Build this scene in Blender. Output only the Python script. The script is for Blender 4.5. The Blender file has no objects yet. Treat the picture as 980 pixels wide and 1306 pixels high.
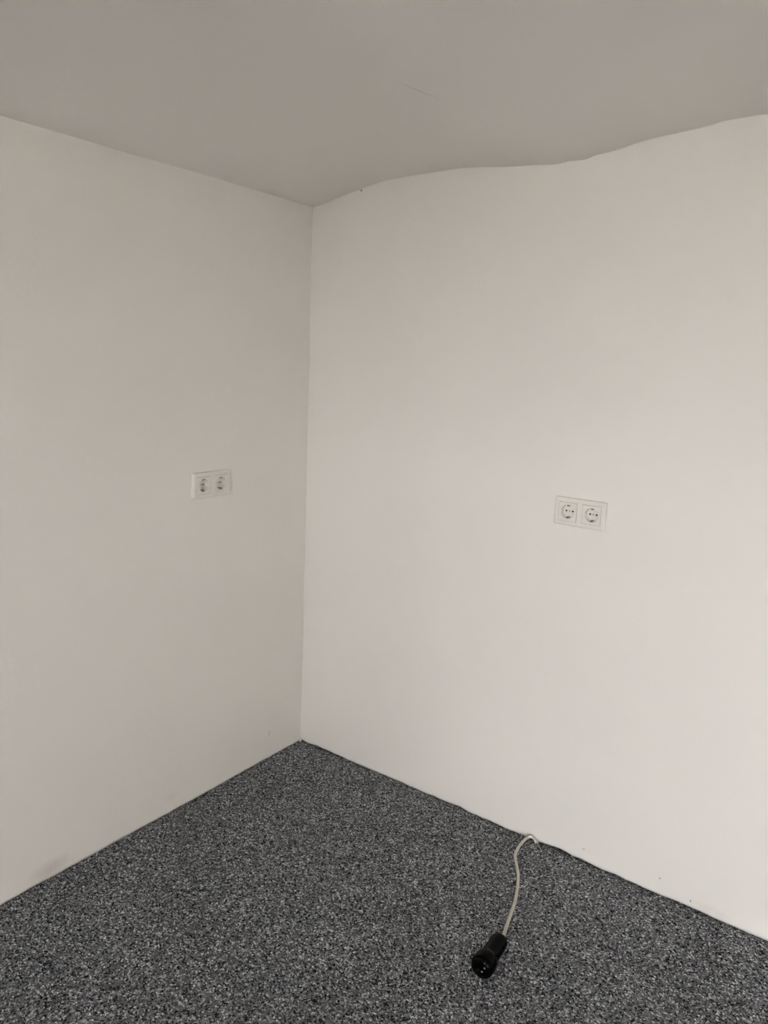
import bpy, bmesh, math, random
import numpy as np
from mathutils import Matrix, Vector

random.seed(7)
rng = np.random.default_rng(7)
sc = bpy.context.scene
COL = sc.collection

# ------------------------------------------------------------------ camera
# room corner (both visible walls meet the floor) is the world origin;
# wall_right lies in y = 0, wall_left in x = 0, the room is x > 0, y < 0
cam_d = bpy.data.cameras.new('camera')
cam = bpy.data.objects.new('camera', cam_d)
COL.objects.link(cam)
cam_d.sensor_fit = 'HORIZONTAL'
cam_d.sensor_width = 36.0
cam_d.lens = 950.48 * 36.0 / 980.0
cam_d.clip_start = 0.02
rt = Vector((0.808691, 0.586657, 0.043045)).normalized()
fw = Vector((-0.569577, 0.799226, -0.191887)).normalized()
up = rt.cross(fw).normalized()
m = Matrix((rt, up, -fw)).transposed().to_4x4()
m.translation = (1.8058, -2.0346, 1.4558)
cam.matrix_world = m
sc.camera = cam

# ------------------------------------------------------------------ daylight
world = bpy.data.worlds.new('overcast_sky')
sc.world = world
world.use_nodes = True
bg = world.node_tree.nodes['Background']
bg.inputs['Color'].default_value = (0.95, 0.97, 1.005, 1)
bg.inputs['Strength'].default_value = 3.0


# room extents and the window openings in the walls behind the camera
RX, RY = 5.5, -5.0
# (wall, start, end, sill height, head height) along x for wall_rear, along y for wall_side
WINDOWS = [('rear', 1.65, 2.35, 0.80, 1.75), ('rear', 4.25, 5.2, 0.12, 1.75), ('side', -4.8, -4.3, 0.80, 1.75)]
for wl, a0, a1, z0, z1 in WINDOWS:
    pd = bpy.data.lights.new('window_portal', 'AREA')      # only guides sky sampling through the opening
    pd.shape = 'RECTANGLE'
    pd.size, pd.size_y = a1 - a0, z1 - z0
    pd.cycles.is_portal = True
    po = bpy.data.objects.new('window_portal', pd)
    COL.objects.link(po)
    if wl == 'rear':
        po.location = ((a0 + a1) / 2, RY - 0.02, (z0 + z1) / 2)
        po.rotation_euler = (math.radians(90), 0, 0)
    else:
        po.location = (RX + 0.02, (a0 + a1) / 2, (z0 + z1) / 2)
        po.rotation_euler = (math.radians(90), 0, math.radians(90))

sc.view_settings.view_transform = 'Standard'
sc.view_settings.look = 'None'
sc.view_settings.gamma = 1.0
sc.view_settings.use_curve_mapping = False
sc.view_settings.exposure = 4.49


# ------------------------------------------------------------------ helpers
def new_mat(name, color, rough=0.6, metallic=0.0, spec=0.5):
    mt = bpy.data.materials.new(name)
    mt.use_nodes = True
    b = mt.node_tree.nodes['Principled BSDF']
    b.inputs['Base Color'].default_value = (*color, 1)
    b.inputs['Roughness'].default_value = rough
    b.inputs['Metallic'].default_value = metallic
    b.inputs['Specular IOR Level'].default_value = spec
    return mt


class G:
    """small node graph helper"""
    def __init__(self, mt):
        self.t = mt.node_tree
        self.b = self.t.nodes['Principled BSDF']
        self.co = self.t.nodes.new('ShaderNodeTexCoord').outputs['Object']

    def n(self, typ, **kw):
        nd = self.t.nodes.new(typ)
        for k, v in kw.items():
            setattr(nd, k, v)
        return nd

    def link(self, a, b):
        self.t.links.new(a, b)

    def noise(self, scale, detail=3, rough=0.5, dist=0.0, vec=None):
        nd = self.n('ShaderNodeTexNoise')
        nd.inputs['Scale'].default_value = scale
        nd.inputs['Detail'].default_value = detail
        nd.inputs['Roughness'].default_value = rough
        nd.inputs['Distortion'].default_value = dist
        self.link(vec or self.co, nd.inputs['Vector'])
        return nd.outputs['Fac']

    def ramp(self, fac, stops, interp='LINEAR'):
        nd = self.n('ShaderNodeValToRGB')
        cr = nd.color_ramp
        cr.interpolation = interp
        while len(cr.elements) < len(stops):
            cr.elements.new(0.5)
        for e, (p, c) in zip(cr.elements, stops):
            e.position = p
            e.color = (*c, 1) if len(c) == 3 else c
        self.link(fac, nd.inputs['Fac'])
        return nd.outputs['Color']

    def mix(self, fac, a, b, blend='MIX'):
        nd = self.n('ShaderNodeMix', data_type='RGBA', blend_type=blend)
        for sock, v in ((nd.inputs[0], fac), (nd.inputs[6], a), (nd.inputs[7], b)):
            if isinstance(v, (int, float)):
                sock.default_value = v
            elif isinstance(v, tuple):
                sock.default_value = (*v, 1)
            else:
                self.link(v, sock)
        return nd.outputs[2]

    def math(self, op, a, b=None, c=None, clamp=False):
        nd = self.n('ShaderNodeMath', operation=op, use_clamp=clamp)
        for i, v in enumerate((a, b, c)):
            if v is None:
                continue
            if isinstance(v, (int, float)):
                nd.inputs[i].default_value = v
            else:
                self.link(v, nd.inputs[i])
        return nd.outputs[0]

    def bump(self, h, strength, dist):
        nd = self.n('ShaderNodeBump')
        nd.inputs['Strength'].default_value = strength
        nd.inputs['Distance'].default_value = dist
        self.link(h, nd.inputs['Height'])
        self.link(nd.outputs['Normal'], self.b.inputs['Normal'])

    def spot(self, centre, radii, soft=0.5, wobble=0.0, ws=60):
        """0..1 mask around a point, ellipsoid radii (stain with a shape of its own)"""
        sub = self.n('ShaderNodeVectorMath', operation='SUBTRACT')
        self.link(self.co, sub.inputs[0])
        sub.inputs[1].default_value = centre
        div = self.n('ShaderNodeVectorMath', operation='DIVIDE')
        self.link(sub.outputs[0], div.inputs[0])
        div.inputs[1].default_value = radii
        ln = self.n('ShaderNodeVectorMath', operation='LENGTH')
        self.link(div.outputs[0], ln.inputs[0])
        d = ln.outputs['Value']
        if wobble:
            d = self.math('ADD', d, self.math('MULTIPLY', self.math('SUBTRACT', self.noise(ws, 3), 0.5), wobble))
        mr = self.n('ShaderNodeMapRange')
        mr.inputs['From Min'].default_value = 1.0
        mr.inputs['From Max'].default_value = 1.0 - soft
        self.link(d, mr.inputs['Value'])
        return mr.outputs['Result']


def link_mesh(name, me, mat, parent=None, smooth=False):
    o = bpy.data.objects.new(name, me)
    COL.objects.link(o)
    if mat:
        me.materials.append(mat)
    if smooth:
        me.polygons.foreach_set('use_smooth', [True] * len(me.polygons))
    if parent:
        o.parent = parent
    return o


def from_bm(name, bm, mat, parent=None, smooth=False, recalc=True):
    if recalc:
        bmesh.ops.recalc_face_normals(bm, faces=bm.faces)
    me = bpy.data.meshes.new(name)
    bm.to_mesh(me)
    bm.free()
    return link_mesh(name, me, mat, parent, smooth)


def grid_mesh(name, P, hole=None):
    """P: (n, m, 3) array of points -> quad grid mesh data"""
    n, k = P.shape[:2]
    idx = np.arange(n * k).reshape(n, k)
    q = np.stack([idx[:-1, :-1], idx[1:, :-1], idx[1:, 1:], idx[:-1, 1:]], -1).reshape(-1, 4)
    if hole is not None:                                     # leave out quads whose centre lies in the box
        c = P.reshape(-1, 3)[q].mean(1)
        q = q[~np.all((c > hole[0]) & (c < hole[1]), axis=1)]
    me = bpy.data.meshes.new(name)
    me.vertices.add(n * k)
    me.vertices.foreach_set('co', P.reshape(-1).astype(np.float32))
    me.loops.add(q.size)
    me.loops.foreach_set('vertex_index', q.reshape(-1).astype(np.int32))
    me.polygons.add(len(q))
    me.polygons.foreach_set('loop_start', np.arange(0, q.size, 4, dtype=np.int32))
    me.update(calc_edges=True)
    me.validate()
    return me


def add_box(bm, lo, hi, bevel=0.0, seg=2):
    r = bmesh.ops.create_cube(bm, size=1.0)
    c = [(a + b) / 2 for a, b in zip(lo, hi)]
    s = [abs(b - a) for a, b in zip(lo, hi)]
    for v in r['verts']:
        v.co = Vector((v.co.x * s[0] + c[0], v.co.y * s[1] + c[1], v.co.z * s[2] + c[2]))
    if bevel:
        es = {e for v in r['verts'] for e in v.link_edges}
        bmesh.ops.bevel(bm, geom=list(es), offset=bevel, segments=seg, affect='EDGES', profile=0.5)


def box(name, lo, hi, mat, parent=None, bevel=0.0):
    bm = bmesh.new()
    add_box(bm, lo, hi, bevel)
    return from_bm(name, bm, mat, parent)


def structure(o):
    o['kind'] = 'structure'
    return o


def smooth_noise(x, seed, wl, amp, octaves=3):
    """1-D value noise"""
    r = np.random.default_rng(seed)
    out = np.zeros_like(x)
    for k in range(octaves):
        w = wl / 2 ** k
        t = r.uniform(-1, 1, 4096)
        u = x / w + 1000
        i = np.floor(u).astype(int)
        f = u - i
        f = f * f * (3 - 2 * f)
        out += amp / 2 ** k * (t[i % 4096] * (1 - f) + t[(i + 1) % 4096] * f)
    return out


def noise2(x, y, seed, wl, amp, octaves=2):
    r = np.random.default_rng(seed)
    out = np.zeros(np.broadcast(x, y).shape)
    for k in range(octaves):
        w = wl / 2 ** k
        t = r.uniform(-1, 1, (256, 256))
        u, v = x / w + 500, y / w + 500
        i, j = np.floor(u).astype(int), np.floor(v).astype(int)
        f, g = u - i, v - j
        f = f * f * (3 - 2 * f)
        g = g * g * (3 - 2 * g)
        i0, i1, j0, j1 = i % 256, (i + 1) % 256, j % 256, (j + 1) % 256
        out = out + amp / 2 ** k * ((t[i0, j0] * (1 - f) + t[i1, j0] * f) * (1 - g) + (t[i0, j1] * (1 - f) + t[i1, j1] * f) * g)
    return out


def tube(pts, rad, sides=12, cap=True):
    """tube along a Catmull-Rom path through pts; rad scalar or per point"""
    P = np.array(pts, float)
    R = np.full(len(P), rad, float) if np.isscalar(rad) else np.array(rad, float)
    ext = np.vstack([2 * P[0] - P[1], P, 2 * P[-1] - P[-2]])
    path, rr = [], []
    for i in range(len(P) - 1):
        p0, p1, p2, p3 = ext[i:i + 4]
        for t in np.linspace(0, 1, 7)[:-1]:
            path.append(0.5 * ((2 * p1) + (-p0 + p2) * t + (2 * p0 - 5 * p1 + 4 * p2 - p3) * t * t + (-p0 + 3 * p1 - 3 * p2 + p3) * t ** 3))
            rr.append(R[i] * (1 - t) + R[i + 1] * t)
    path.append(P[-1])
    rr.append(R[-1])
    bm = bmesh.new()
    rings = []
    ref = Vector((0, 0, 1))
    for i, c in enumerate(path):
        a = Vector(path[max(i - 1, 0)])
        b = Vector(path[min(i + 1, len(path) - 1)])
        tg = (b - a).normalized()
        s = tg.cross(ref)
        if s.length < 1e-3:
            s = tg.cross(Vector((1, 0, 0)))
        s.normalize()
        u = s.cross(tg).normalized()
        ref = u
        rings.append([bm.verts.new(Vector(c) + float(rr[i]) * (s * math.cos(q) + u * math.sin(q)))
                      for q in [2 * math.pi * k / sides for k in range(sides)]])
    for a, b in zip(rings, rings[1:]):
        for k in range(sides):
            bm.faces.new((a[k], a[(k + 1) % sides], b[(k + 1) % sides], b[k]))
    if cap:
        bm.faces.new(rings[0])
        bm.faces.new(rings[-1])
    return bm


# ------------------------------------------------------------------ materials
WALL_COL = (0.865, 0.823, 0.762)


def wall_material(name, color, marks=None):
    mt = new_mat(name, color, 0.85, spec=0.25)
    g = G(mt)
    big = g.noise(2.2, 3, 0.5)
    col = g.ramp(big, [(0.35, tuple(c * 0.985 for c in color)), (0.65, color)])
    if marks:
        col = marks(g, col)
    g.link(col, g.b.inputs['Base Color'])
    fine = g.noise(420, 3, 0.6)
    mid = g.noise(60, 3, 0.5)
    g.bump(g.math('ADD', g.math('MULTIPLY', fine, 0.4), mid), 0.5, 0.0012)
    return mt


def marks_right(g, col):
    # tiny holes and scuffs just above the carpet, a brown speck under the ceiling
    for c, r in (((1.383, 0, 0.050), (0.0028, 0.05, 0.0030)),
                 ((1.471, 0, 0.021), (0.0022, 0.05, 0.0050)),
                 ((0.209, 0, 2.014), (0.0050, 0.05, 0.0040))):
        col = g.mix(g.math('MULTIPLY', g.spot(c, r, 0.5), 0.7), col, (0.08, 0.065, 0.05))
    col = g.mix(g.math('MULTIPLY', g.spot((1.157, 0, 0.042), (0.005, 0.05, 0.004), 0.6), 0.5), col, (0.45, 0.30, 0.25))
    for c, r, a in (((1.02, 0, 0.0), (0.06, 0.1, 0.010), 0.25), ((1.20, 0, 0.0), (0.14, 0.1, 0.010), 0.14),
                    ((0.72, 0, 0.0), (0.16, 0.1, 0.014), 0.09), ((0.30, 0, 0.0), (0.20, 0.1, 0.010), 0.08),
                    ((1.52, 0, 0.02), (0.07, 0.1, 0.016), 0.10)):
        col = g.mix(g.math('MULTIPLY', g.spot(c, r, 0.9, 0.8, 50), a), col, (0.50, 0.38, 0.30))
    return col


def marks_left(g, col):
    # hairline scratch near the corner, brown damp stain low down
    col = g.mix(g.math('MULTIPLY', g.spot((0, -0.173, 0.097), (0.05, 0.0012, 0.018), 0.5), 0.7), col, (0.16, 0.13, 0.11))
    for c, r, a in (((0, -1.04, 0.022), (0.1, 0.075, 0.045), 0.34), ((0, -0.80, 0.0), (0.1, 0.25, 0.012), 0.10),
                    ((0, -0.45, 0.0), (0.1, 0.2, 0.010), 0.08), ((0, -0.62, 0.05), (0.1, 0.035, 0.02), 0.10)):
        col = g.mix(g.math('MULTIPLY', g.spot(c, r, 0.9, 0.9, 40), a), col, (0.42, 0.34, 0.27))
    return col


M_WR = wall_material('paint_wall_right', WALL_COL, marks_right)
M_WL = wall_material('paint_wall_left', WALL_COL, marks_left)
M_WALL = wall_material('paint_wall', WALL_COL)


def marks_ceiling(g, col):
    # hairline crack in the plaster running diagonally
    sep = g.n('ShaderNodeSeparateXYZ')
    g.link(g.co, sep.inputs[0])
    wob = g.math('MULTIPLY', g.math('SUBTRACT', g.noise(9, 4, 0.6), 0.5), 0.03)
    d = g.math('ABSOLUTE', g.math('SUBTRACT', g.math('ADD', sep.outputs[0], wob), g.math('MULTIPLY_ADD', sep.outputs[1], CR_K, CR_C)))
    line = g.math('SUBTRACT', 1.0, g.math('DIVIDE', d, 0.0016), clamp=True)
    seg = g.spot((CR_X, CR_Y, 2.0), (0.12, 0.085, 0.5), 0.9)
    return g.mix(g.math('MULTIPLY', g.math('MULTIPLY', line, seg), 0.55), col, (0.30, 0.27, 0.25))


CR_X, CR_Y, CR_K = 0.868, -0.655, 0.14
CR_C = CR_X - CR_K * CR_Y
M_CEIL = wall_material('paint_ceiling', (0.92, 0.872, 0.825), marks_ceiling)

# needle-felt carpet, salt-and-pepper grey
M_CARPET = new_mat('needle_felt_carpet', (0.1, 0.1, 0.1), 0.95, spec=0.1)
g = G(M_CARPET)
wv = g.n('ShaderNodeTexNoise')
wv.inputs['Scale'].default_value = 150
wv.inputs['Detail'].default_value = 2
g.link(g.co, wv.inputs['Vector'])
vs = g.n('ShaderNodeVectorMath', operation='SCALE')
g.link(wv.outputs['Color'], vs.inputs[0])
vs.inputs['Scale'].default_value = 0.007
va = g.n('ShaderNodeVectorMath', operation='ADD')
g.link(g.co, va.inputs[0])
g.link(vs.outputs[0], va.inputs[1])
vo = g.n('ShaderNodeTexVoronoi')
vo.inputs['Scale'].default_value = 265
g.link(va.outputs[0], vo.inputs['Vector'])
sepc = g.n('ShaderNodeSeparateColor')
g.link(vo.outputs['Color'], sepc.inputs[0])
cell = g.ramp(sepc.outputs[0], [(0.0, (0.008, 0.0082, 0.0086)), (0.19, (0.026, 0.0265, 0.0275)), (0.28, (0.125, 0.128, 0.133)),
                                (0.70, (0.212, 0.217, 0.225)), (0.86, (0.40, 0.41, 0.425)), (1.0, (0.78, 0.80, 0.815))])
fib = g.ramp(g.noise(480, 3, 0.65), [(0.33, (0.2, 0.2, 0.2)), (0.67, (1.8, 1.8, 1.8))])
col = g.mix(1.0, cell, fib, 'MULTIPLY')
broad = g.ramp(g.noise(5, 3, 0.5), [(0.3, (0.80, 0.80, 0.80)), (0.7, (0.98, 0.98, 0.98))])
col = g.mix(1.0, col, broad, 'MULTIPLY')
g.link(col, g.b.inputs['Base Color'])
g.bump(g.math('ADD', sepc.outputs[0], g.noise(400, 3, 0.6)), 0.6, 0.002)

M_OLD = new_mat('old_plaster_edge', (0.16, 0.11, 0.085), 0.9, spec=0.1)
g = G(M_OLD)
g.link(g.ramp(g.noise(70, 4), [(0.35, (0.05, 0.035, 0.03)), (0.65, (0.24, 0.17, 0.14))]), g.b.inputs['Base Color'])
M_PLASTIC = new_mat('socket_plastic', (0.80, 0.765, 0.715), 0.2)
g = G(M_PLASTIC)
g.link(g.ramp(g.noise(90, 2), [(0.3, (0.82, 0.77, 0.70)), (0.7, (0.84, 0.79, 0.72))]), g.b.inputs['Base Color'])
M_HOLE = new_mat('pin_hole_dark', (0.006, 0.006, 0.006), 0.8, spec=0.1)
M_STEEL = new_mat('dull_nickel', (0.20, 0.19, 0.18), 0.45, 0.9)
g = G(M_STEEL)
g.link(g.ramp(g.noise(300, 2), [(0.3, (0.16, 0.15, 0.14)), (0.7, (0.24, 0.23, 0.22))]), g.b.inputs['Base Color'])
M_NICKEL = new_mat('glint_nickel', (0.85, 0.84, 0.82), 0.32, 1.0)
M_SCREW = new_mat('screw_grey', (0.33, 0.31, 0.29), 0.5, 0.6)
M_CABLE = new_mat('cable_sheath', (0.47, 0.44, 0.385), 0.5)
g = G(M_CABLE)
g.link(g.ramp(g.noise(40, 4), [(0.3, (0.52, 0.485, 0.42)), (0.7, (0.63, 0.59, 0.515))]), g.b.inputs['Base Color'])
M_WPAINT = new_mat('white_paint_blob', (0.82, 0.80, 0.77), 0.35)
M_RUBBER = new_mat('black_rubber', (0.002, 0.002, 0.002), 0.10, spec=0.035)
g = G(M_RUBBER)
g.link(g.ramp(g.noise(120, 3), [(0.3, (0.001, 0.001, 0.001)), (0.7, (0.0025, 0.0025, 0.0025))]), g.b.inputs['Base Color'])
M_RING = new_mat('black_gloss_band', (0.002, 0.002, 0.002), 0.10, spec=0.10)
M_FRAME = new_mat('window_frame_white', (0.80, 0.80, 0.78), 0.4)
M_GLASS = bpy.data.materials.new('window_glass')
M_GLASS.use_nodes = True
nt = M_GLASS.node_tree
nt.nodes.clear()
out = nt.nodes.new('ShaderNodeOutputMaterial')
tr = nt.nodes.new('ShaderNodeBsdfTransparent')
gl = nt.nodes.new('ShaderNodeBsdfGlossy')
gl.inputs['Roughness'].default_value = 0.02
fr = nt.nodes.new('ShaderNodeFresnel')
mx = nt.nodes.new('ShaderNodeMixShader')
nt.links.new(fr.outputs[0], mx.inputs[0])
nt.links.new(tr.outputs[0], mx.inputs[1])
nt.links.new(gl.outputs[0], mx.inputs[2])
nt.links.new(mx.outputs[0], out.inputs[0])
M_GROUND = new_mat('yard_concrete', (0.22, 0.21, 0.19), 0.95, spec=0.1)
g = G(M_GROUND)
g.link(g.ramp(g.noise(25, 5), [(0.3, (0.42, 0.41, 0.39)), (0.7, (0.56, 0.55, 0.53))]), g.b.inputs['Base Color'])

# ------------------------------------------------------------------ ceiling height
# uneven plaster: level along wall_left, swelling and dipping along wall_right
RC = [(-0.3, 1.979), (0.0, 1.979), (0.017, 1.980), (0.11, 1.999), (0.205, 2.017), (0.305, 2.033), (0.427, 2.038), (0.543, 2.040),
      (0.566, 2.041), (0.626, 2.038), (0.741, 2.027), (0.829, 2.022), (0.891, 2.018), (0.920, 2.022), (0.963, 2.020),
      (0.994, 2.028), (1.036, 2.032), (1.13, 2.049), (1.234, 2.058), (1.278, 2.062), (1.311, 2.068), (1.404, 2.070),
      (1.7, 2.075), (2.4, 2.07), (3.2, 2.08), (5.8, 2.075)]
rcx, rcz = np.array(RC).T


def pchip(x, X, Y):
    d = np.diff(Y) / np.diff(X)
    s = np.zeros_like(Y)
    a, b = d[:-1], d[1:]
    s[1:-1] = np.where(a * b > 0, 2 * a * b / np.where(a + b == 0, 1, a + b), 0)
    i = np.clip(np.searchsorted(X, x) - 1, 0, len(X) - 2)
    h = X[i + 1] - X[i]
    t = np.clip((x - X[i]) / h, 0, 1)
    return ((1 + 2 * t) * (1 - t) ** 2 * Y[i] + t * (1 - t) ** 2 * h * s[i]
            + t * t * (3 - 2 * t) * Y[i + 1] + t * t * (t - 1) * h * s[i + 1])


def ceil_z(x, y):
    x, y = np.asarray(x, float), np.asarray(y, float)
    prof = pchip(np.clip(x, -0.3, 5.8), rcx, rcz) - 1.979
    ker = np.linspace(-0.12, 0.12, 9)
    soft = sum(pchip(np.clip(x + k, -0.3, 5.8), rcx, rcz) for k in ker) / 9 - 1.979
    near = np.exp(-np.clip(-y, 0, None) / 0.12)            # small kinks fade away from the wall
    w = 0.62 + 0.38 * np.exp(-np.clip(-y, 0, None) / 0.9)
    left = smooth_noise(y, 5, 0.25, 0.0012, 2)
    z = 1.979 + w * (prof * near + soft * (1 - near) * np.clip(x / 0.15, 0, 1)) + left
    return z + noise2(x, y, 31, 0.6, 0.003) * np.clip(x / 0.3, 0, 1) * np.clip(-y / 0.3, 0, 1)


# ------------------------------------------------------------------ floor (carpet with real relief)
xs = np.concatenate([np.arange(-0.03, 1.95, 0.0042), np.linspace(1.95, RX + 0.03, 60)])
ys = np.concatenate([np.arange(0.03, -1.55, -0.0042), np.linspace(-1.55, RY - 0.03, 60)])
X, Y = np.meshgrid(xs, ys, indexing='ij')
Z = rng.uniform(-1, 1, X.shape) * 0.0011 + noise2(X, Y, 3, 0.012, 0.0009) + noise2(X, Y, 4, 0.5, 0.0015)
Z -= Z.mean() + 0.0004
floor = structure(link_mesh('floor', grid_mesh('floor', np.stack([X, Y, Z], -1)[:, ::-1]), M_CARPET))

# ------------------------------------------------------------------ ceiling
xs = np.concatenate([np.linspace(-0.02, 1.5, 200), np.linspace(1.53, RX + 0.02, 60)])
ys = np.concatenate([np.linspace(0.02, -0.5, 60), np.linspace(-0.53, RY - 0.02, 80)])
X, Y = np.meshgrid(xs, ys, indexing='ij')
ceiling = structure(link_mesh('ceiling', grid_mesh('ceiling', np.stack([X, Y, ceil_z(X, Y)], -1)), M_CEIL, smooth=True))
structure(box('slab_upper', (-0.15, RY - 0.15, 2.16), (RX + 0.15, 0.15, 2.30), M_WALL))
bpy.data.objects['slab_upper'].name = 'ceiling_slab'


# ------------------------------------------------------------------ the two visible walls
def build_wall(name, mat, length, along_x, seed, gap):
    """plaster skin with an uneven lower edge that stops just above the carpet"""
    s = np.concatenate([np.arange(0, 2.0, 0.006), np.linspace(2.0, length + 0.02, 40)])
    zb = gap(s)
    tt = np.concatenate([np.linspace(0, 0.03, 9), np.linspace(0.06, 0.48, 26), np.arange(0.484, 0.575, 0.003), np.linspace(0.59, 1, 26)])
    S, T = np.meshgrid(s, tt, indexing='ij')
    top = (ceil_z(S, 0 * S + 0.0) if along_x else ceil_z(0 * S, -S)) + 0.02
    Zb = zb[:, None]
    ZZ = Zb + (top - Zb) * T
    fade = np.clip(S / 0.25, 0, 1)
    D = noise2(S, ZZ, seed, 0.45, 0.0022) * fade + noise2(S, ZZ, seed + 1, 0.06, 0.0003, 1)
    D += 0.0032 * np.exp(-ZZ / 0.014)                         # plaster flares out a touch at its foot
    # returning lower edge, 14 mm deep
    lip = np.full((len(s), 1), -0.014)
    S2 = np.concatenate([S[:, :1], S], 1)
    D2 = np.concatenate([lip, D], 1)
    Z2 = np.concatenate([ZZ[:, :1], ZZ], 1)
    P = np.stack([S2, -D2, Z2], -1) if along_x else np.stack([D2, -S2, Z2], -1)
    if not along_x:
        P = P[:, ::-1]
    # recess for the flush-mounted socket boxes
    hole = (((0.98, -1, 1.036), (1.114, 1, 1.100)) if along_x else ((-1, -0.523, 1.034), (1, -0.389, 1.098)))
    return structure(link_mesh(name, grid_mesh(name, P, hole), mat))


def gap_right(s):
    g0 = 0.0015 + np.abs(smooth_noise(s, 11, 0.09, 0.0035, 3))
    g0 += 0.0045 * np.exp(-((s - 1.10) / 0.10) ** 2) + 0.003 * np.exp(-((s - 0.62) / 0.02) ** 2)
    g0 += 0.0015 * np.exp(-((s - 0.010) / 0.012) ** 2)
    return g0


def gap_left(s):
    return 0.0008 + np.abs(smooth_noise(s, 21, 0.12, 0.0022, 3)) + 0.003 * np.exp(-((s - 1.15) / 0.06) ** 2)


wall_right = build_wall('wall_right', M_WR, RX, True, 41, gap_right)
wall_left = build_wall('wall_left', M_WL, -RY, False, 51, gap_left)
for w in (wall_right, wall_left):
    w.data.polygons.foreach_set('use_smooth', [abs(p.normal.z) < 0.7 for p in w.data.polygons])   # crisp lower edge
# masonry core behind the plaster skins (seen only in the gap at the foot)
box('masonry', (-0.15, 0.014, -0.06), (RX + 0.15, 0.15, 2.2), M_OLD, wall_right)
box('masonry', (-0.15, RY - 0.15, -0.06), (-0.014, 0.0139, 2.2), M_OLD, wall_left)
# crumb of filler left in the corner on the carpet edge
bm = bmesh.new()
bmesh.ops.create_icosphere(bm, subdivisions=2, radius=1)
for v in bm.verts:
    k = 1 + 0.18 * math.sin(9 * v.co.x + 5 * v.co.y + 3)
    v.co = Vector((0.008 + v.co.x * 0.0055 * k, -0.008 + v.co.y * 0.0055 * k, 0.003 + v.co.z * (0.011 if v.co.z > 0 else 0.004) * k))
from_bm('filler_crumb', bm, M_WALL, wall_right, True)

# remaining walls, out of view, with the windows that light the room
def wall_with_openings(name, wl, lo, hi, mat):
    ops = sorted(w[1:] for w in WINDOWS if w[0] == wl)
    bm = bmesh.new()

    def seg(u0, u1, z0, z1):
        if wl == 'rear':
            add_box(bm, (u0, RY - 0.15, z0), (u1, RY, z1))
        else:
            add_box(bm, (RX, u0, z0), (RX + 0.15, u1, z1))
    u = lo
    for a0, a1, z0, z1 in ops:
        seg(u, a0, -0.06, 2.2)
        seg(a0, a1, -0.06, z0)
        seg(a0, a1, z1, 2.2)
        u = a1
    seg(u, hi, -0.06, 2.2)
    return structure(from_bm(name, bm, mat))


wall_with_openings('wall_side', 'side', RY - 0.15, 0.014, M_WALL)
wall_with_openings('wall_rear', 'rear', -0.014, RX, M_WALL)

for wi, (wl, a0, a1, z0, z1) in enumerate(WINDOWS):
    win = bpy.data.objects.new('window_%d' % (wi + 1), None)
    COL.objects.link(win)
    if wl == 'rear':
        win.location = ((a0 + a1) / 2, RY - 0.07, z0)
    else:
        win.location = (RX + 0.07, (a0 + a1) / 2, z0)
        win.rotation_euler.z = math.radians(90)
    structure(win)
    hw, hh = (a1 - a0) / 2, z1 - z0
    bm = bmesh.new()
    add_box(bm, (-hw, -0.035, 0), (-hw + 0.05, 0.035, hh), 0.003)
    add_box(bm, (hw - 0.05, -0.035, 0), (hw, 0.035, hh), 0.003)
    add_box(bm, (-hw + 0.05, -0.035, 0), (hw - 0.05, 0.035, 0.05), 0.003)
    add_box(bm, (-hw + 0.05, -0.035, hh - 0.05), (hw - 0.05, 0.035, hh), 0.003)
    if hw > 0.4:
        add_box(bm, (-0.03, -0.035, 0.05), (0.03, 0.035, hh - 0.05), 0.003)
    from_bm('window_frame', bm, M_FRAME, win)
    for x0, x1 in (((-hw + 0.052, -0.032), (0.032, hw - 0.052)) if hw > 0.4 else ((-hw + 0.052, hw - 0.052),)):
        bm = bmesh.new()
        add_box(bm, (x0, -0.02, 0.052), (x0 + 0.045, 0.045, hh - 0.052), 0.003)
        add_box(bm, (x1 - 0.045, -0.02, 0.052), (x1, 0.045, hh - 0.052), 0.003)
        add_box(bm, (x0 + 0.045, -0.02, 0.052), (x1 - 0.045, 0.045, 0.097), 0.003)
        add_box(bm, (x0 + 0.045, -0.02, hh - 0.097), (x1 - 0.045, 0.045, hh - 0.052), 0.003)
        sash = from_bm('sash', bm, M_FRAME, win)
        box('pane', (x0 + 0.04, 0.008, 0.09), (x1 - 0.04, 0.012, hh - 0.09), M_GLASS, sash)
        bm = bmesh.new()
        hx = x1 - 0.022 if x0 < 0 else x0 + 0.022
        add_box(bm, (hx - 0.012, 0.045, hh / 2 - 0.03), (hx + 0.012, 0.053, hh / 2 + 0.03), 0.003)
        add_box(bm, (hx - 0.009, 0.053, hh / 2 - 0.09), (hx + 0.009, 0.075, hh / 2 + 0.01), 0.004)
        from_bm('window_handle', bm, M_FRAME, sash)
    box('window_sill', (-hw - 0.04, 0.04, -0.03), (hw + 0.04, 0.19, -0.002), M_FRAME, win, 0.004)
bm = bmesh.new()
add_box(bm, (-14, RY - 24, -0.30), (28, RY - 0.15, -0.06))
add_box(bm, (RX + 0.15, RY - 0.15, -0.30), (28, 14, -0.06))
structure(from_bm('ground', bm, M_GROUND))


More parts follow.
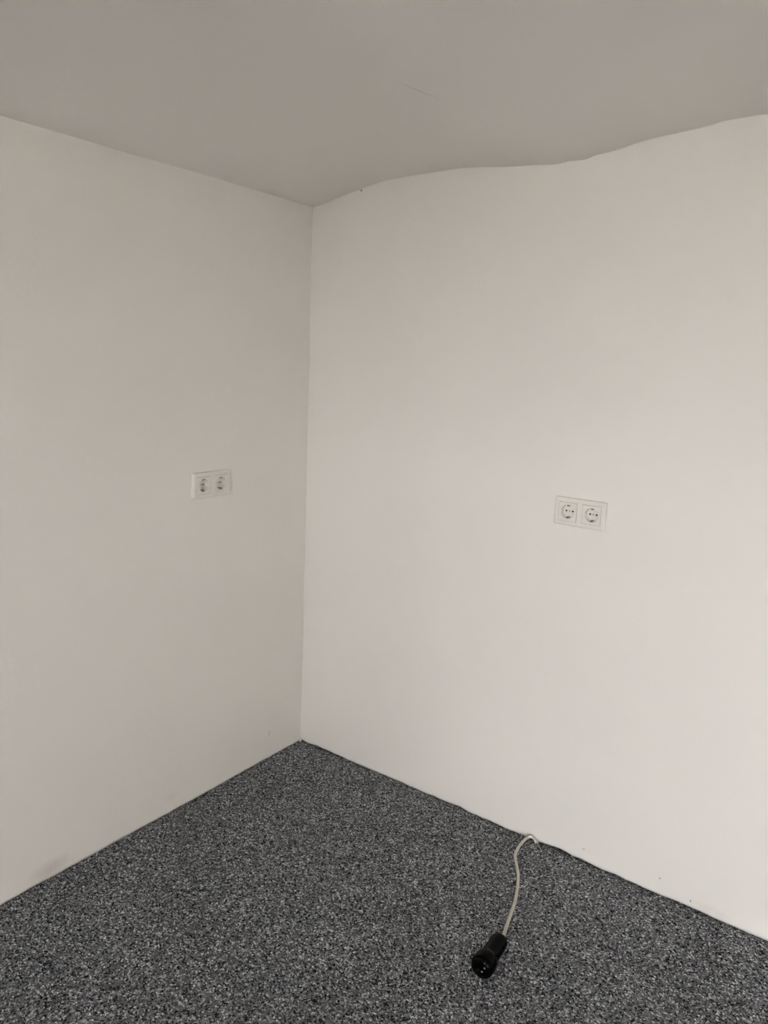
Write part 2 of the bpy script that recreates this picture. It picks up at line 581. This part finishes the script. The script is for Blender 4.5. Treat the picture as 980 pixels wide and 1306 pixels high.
# ------------------------------------------------------------------ double wall sockets
# local frame: x to the right along the wall, z up, -y out of the wall
def socket_frame_mesh():
    bm = bmesh.new()
    RB, F = 0.0052, -0.0095                                  # edge rounding, front plane
    xc = [-0.076 + RB, -0.0635, -0.0075, 0.0075, 0.0635, 0.076 - RB]
    zc = [-0.0405 + RB, -0.028, 0.028, 0.0405 - RB]
    V = {(i, j): bm.verts.new((x, F, z)) for i, x in enumerate(xc) for j, z in enumerate(zc)}
    for i in range(5):
        for j in range(3):
            if not (j == 1 and i in (1, 3)):
                bm.faces.new((V[i, j], V[i + 1, j], V[i + 1, j + 1], V[i, j + 1]))
    for i in (1, 3):                                         # inner walls of the two square openings, with a small lip
        c = [V[i, 1], V[i + 1, 1], V[i + 1, 2], V[i, 2]]
        cx = (xc[i] + xc[i + 1]) / 2
        prev = c
        for d, y in ((0.0003, F + 0.0004), (0.0004, -0.001)):
            nx = [bm.verts.new((cx + (v.co.x - cx) * (1 - d / 0.028), y, v.co.z * (1 - d / 0.028))) for v in c]
            for k in range(4):
                bm.faces.new((prev[k], prev[(k + 1) % 4], nx[(k + 1) % 4], nx[k]))
            prev = nx
    # rounded outer rim: offset rings around the flat front
    bx, bz, NA = xc[-1], zc[-1], 5
    loop0 = ([V[i, 0] for i in range(6)] + [V[5, 1], V[5, 2]] + [V[i, 3] for i in range(5, -1, -1)] + [V[0, 2], V[0, 1]])

    def ring(o, y):
        out = []
        for v in loop0:
            x, z = v.co.x, v.co.z
            ex, ez = abs(abs(x) - bx) < 1e-6, abs(abs(z) - bz) < 1e-6
            if ex and ez:
                a0 = {(-1, -1): 180, (1, -1): 270, (1, 1): 0, (-1, 1): 90}[(int(math.copysign(1, x)), int(math.copysign(1, z)))]
                for k in range(NA):
                    q = math.radians(a0 + 90 * k / (NA - 1))
                    out.append((bm.verts.new((x + o * math.cos(q), y, z + o * math.sin(q))), v))
            else:
                out.append((bm.verts.new((x + (math.copysign(o, x) if ex else 0), y, z + (math.copysign(o, z) if ez else 0))), v))
        return out
    prev = None
    for q in range(10, 91, 10):
        a = math.radians(q)
        r = ring(RB * math.sin(a), F + RB * (1 - math.cos(a)))
        n = len(r)
        for k in range(n):
            p0, p1 = r[k], r[(k + 1) % n]
            if prev is None:
                if p0[1] is p1[1]:
                    bm.faces.new((p0[1], p0[0], p1[0]))
                else:
                    bm.faces.new((p0[1], p0[0], p1[0], p1[1]))
            else:
                bm.faces.new((prev[k][0], p0[0], p1[0], prev[(k + 1) % n][0]))
        prev = r
    r = ring(RB, 0.001)
    for k in range(n):
        bm.faces.new((prev[k][0], r[k][0], r[(k + 1) % n][0], prev[(k + 1) % n][0]))
    return bm


def insert_mesh():
    """55 mm cover plate with the round well"""
    bm = bmesh.new()
    N, h, R, depth, F = 64, 0.0272, 0.0196, 0.0165, -0.0106

    def sq(a, hs):
        c, s = math.cos(a), math.sin(a)
        k = hs / max(abs(c), abs(s))
        return c * k, s * k
    prof = []
    ang = [2 * math.pi * k / N for k in range(N)]
    prof.append([(*sq(a, h), 0.0) for a in ang])
    prof.append([(*sq(a, h), F + 0.0009) for a in ang])
    prof.append([(*sq(a, h - 0.0009), F) for a in ang])
    for rr, yy in ((R + 0.0012, F), (R + 0.0004, F + 0.0004), (R, F + 0.0012), (R - 0.0006, F + depth - 0.001), (R - 0.0016, F + depth)):
        prof.append([(math.cos(a) * rr, math.sin(a) * rr, yy) for a in ang])
    rings = [[bm.verts.new((x, y, z)) for x, z, y in p] for p in prof]
    for a, b in zip(rings, rings[1:]):
        for k in range(N):
            bm.faces.new((a[k], a[(k + 1) % N], b[(k + 1) % N], b[k]))
    bm.faces.new(rings[-1])
    return bm


def cyl_y(bm, x, z, r, y0, y1, n=16):
    a = [bm.verts.new((x + r * math.cos(t), y0, z + r * math.sin(t))) for t in [2 * math.pi * k / n for k in range(n)]]
    b = [bm.verts.new((v.co.x, y1, v.co.z)) for v in a]
    for k in range(n):
        bm.faces.new((a[k], a[(k + 1) % n], b[(k + 1) % n], b[k]))
    bm.faces.new(a)
    bm.faces.new(b)


def make_socket(label):
    t = bpy.data.objects.new('double_wall_socket', None)
    COL.objects.link(t)
    t['label'] = label
    t['category'] = 'wall socket'
    t['group'] = 'white double wall sockets'
    from_bm('cover_frame', socket_frame_mesh(), M_PLASTIC, t)
    for sx in (-0.0355, 0.0355):
        ins = from_bm('socket_insert', insert_mesh(), M_PLASTIC, t)
        ins.location.x = sx
        for px in (-0.0095, 0.0095):
            bm = bmesh.new()
            cyl_y(bm, px, 0, 0.0027, 0.0085, 0.0056)
            from_bm('pin_hole', bm, M_HOLE, ins)
        bm = bmesh.new()
        cyl_y(bm, 0, 0, 0.0021, 0.0085, 0.0050)
        add_box(bm, (-0.0017, 0.0047, -0.0003), (0.0017, 0.0051, 0.0003))
        from_bm('centre_screw', bm, M_SCREW, ins)
        for s in (-1, 1):
            bm = bmesh.new()
            add_box(bm, (-0.0030, -0.0085, s * 0.0155), (0.0030, 0.0080, s * 0.0170), 0.0004, 1)
            add_box(bm, (-0.0030, -0.0092, s * 0.0158), (0.0030, -0.0078, s * 0.0192), 0.0004, 1)
            from_bm('earth_clip', bm, M_STEEL, ins)
            bm = bmesh.new()
            add_box(bm, (s * 0.0178, -0.0095, -0.0026), (s * 0.0200, 0.0058, 0.0026), 0.0004, 1)
            from_bm('guide_rib', bm, M_PLASTIC, ins)
    return t


def copy_tree(o, parent=None):
    c = o.copy()
    COL.objects.link(c)
    c.parent = parent
    for ch in list(o.children):
        copy_tree(ch, c)
    return c


sock_r = make_socket('white double wall socket on the brighter wall, above the cable on the floor')
sock_l = copy_tree(sock_r)
sock_l['label'] = 'white double wall socket on the shadier wall, left of the room corner'
sock_r.location = (0.9712 + 0.076, -0.0015, 1.0275 + 0.0405)
sock_l.location = (0.0015, -(0.3802 + 0.076), 1.0257 + 0.0405)
sock_l.rotation_euler.z = math.radians(90)

# ------------------------------------------------------------------ extension cable with black connector
ext = bpy.data.objects.new('extension_cable', None)
COL.objects.link(ext)
ext['label'] = 'beige cable with black rubber connector coming out of the wall foot onto the carpet'
ext['category'] = 'cable'
CR = 0.0046
path = [(1.012, 0.004, -0.010), (1.006, -0.006, 0.004), (0.999, -0.011, 0.014), (0.990, -0.013, 0.0165), (0.981, -0.020, 0.0125), (0.975, -0.040, 0.006),
        (0.977, -0.076, CR), (0.986, -0.113, CR), (1.005, -0.145, CR), (1.023, -0.172, CR), (1.037, -0.197, CR), (1.050, -0.226, CR),
        (1.062, -0.257, CR), (1.074, -0.292, CR), (1.083, -0.325, CR), (1.090, -0.356, CR), (1.099, -0.390, 0.007), (1.110, -0.428, 0.014), (1.1185, -0.462, 0.022), (1.1195, -0.476, 0.0245)]
cable = from_bm('cable', tube(path, CR, 14), M_CABLE, ext, True)
# white paint stuck on the bend where it leaves the wall
from_bm('paint_smear', tube([(0.9975, -0.0125, 0.0158), (0.990, -0.0138, 0.0178), (0.983, -0.0190, 0.0150)], [0.003, 0.0043, 0.0025], 12), M_WPAINT, cable, True)
from_bm('paint_smear', tube([(1.0065, -0.0105, 0.000), (1.0060, -0.0120, 0.006), (1.0045, -0.0125, 0.011)], [0.002, 0.0034, 0.0018], 12), M_WPAINT, cable, True)

# connector: lathe-like body along local +x (tail at 0, mating face at the end)
HEAD_Z = 0.0285
A = Vector((1.1195, -0.471, 0.0245))
B = Vector((1.127, -0.596, HEAD_Z))
ax = (B - A).normalized()
sd = ax.cross(Vector((0, 0, 1))).normalized()
uu = sd.cross(ax).normalized()
L = (B - A).length


def ringed(profile, sides=40, shape=None):
    """profile: list of (t along axis in m, radius)"""
    bm = bmesh.new()
    rings = []
    for t, r in profile:
        ring = []
        for k in range(sides):
            q = 2 * math.pi * k / sides
            ring.append(bm.verts.new(A + ax * t + sd * (r * math.cos(q)) + uu * (r * math.sin(q))))
        rings.append(ring)
    for a, b in zip(rings, rings[1:]):
        for k in range(sides):
            bm.faces.new((a[k], a[(k + 1) % sides], b[(k + 1) % sides], b[k]))
    bm.faces.new(rings[0])
    bm.faces.new(rings[-1])
    return bm


prof = [(-0.004, 0.0075), (-0.003, 0.0125), (0.001, 0.0178), (0.006, 0.0208), (0.012, 0.0220), (0.030, 0.0224), (0.055, 0.0230), (0.074, 0.0238),
        (0.079, 0.0248), (0.083, 0.0268), (0.088, 0.0282), (0.098, 0.0290)]
def nose(d):
    q = math.radians(d)
    return L - 0.015 + 0.015 * math.sin(q), 0.0175 + 0.0116 * math.cos(q)


prof += [nose(d) for d in range(0, 43, 7)]
body = from_bm('connector_body', ringed(prof), M_RUBBER, ext, True)
from_bm('gloss_ring', ringed([nose(d) for d in range(42, 91, 8)] + [(L - 0.0012, 0.0168), (L - 0.006, 0.0165)]), M_RING, body, True)  # nose band added, glossier than the body, to catch a window highlight
from_bm('strain_relief', ringed([(-0.012, 0.0058), (-0.011, 0.0068), (-0.004, 0.0085), (0.002, 0.0100)], 20), M_RUBBER, body, True)
face = from_bm('contact_face', ringed([(L - 0.0085, 0.0164), (L - 0.0052, 0.0164), (L - 0.0050, 0.0155)], 32), M_RUBBER, body)
for ds, du, r in ((-0.0092, 0.0050, 0.0024), (-0.0032, -0.0072, 0.0019)):      # two metal beads added to make the glints on the face
    c = A + ax * (L - 0.0050) + sd * ds + uu * du
    bm = bmesh.new()
    bmesh.ops.create_uvsphere(bm, u_segments=16, v_segments=10, radius=r)
    bmesh.ops.translate(bm, verts=bm.verts, vec=c)
    from_bm('glint_bead', bm, M_NICKEL, body, True)['label'] = 'metal bead added for a glint'

# loose carpet fibres beside the cable
for pts in ([(1.012, -0.012, 0.001), (1.020, -0.022, 0.006), (1.032, -0.030, 0.003), (1.040, -0.040, 0.001)],
            [(1.004, -0.018, 0.000), (1.004, -0.026, 0.004), (1.000, -0.034, 0.001)]):
    from_bm('loose_fibre', tube(pts, 0.0009, 6), M_CABLE, floor, True)
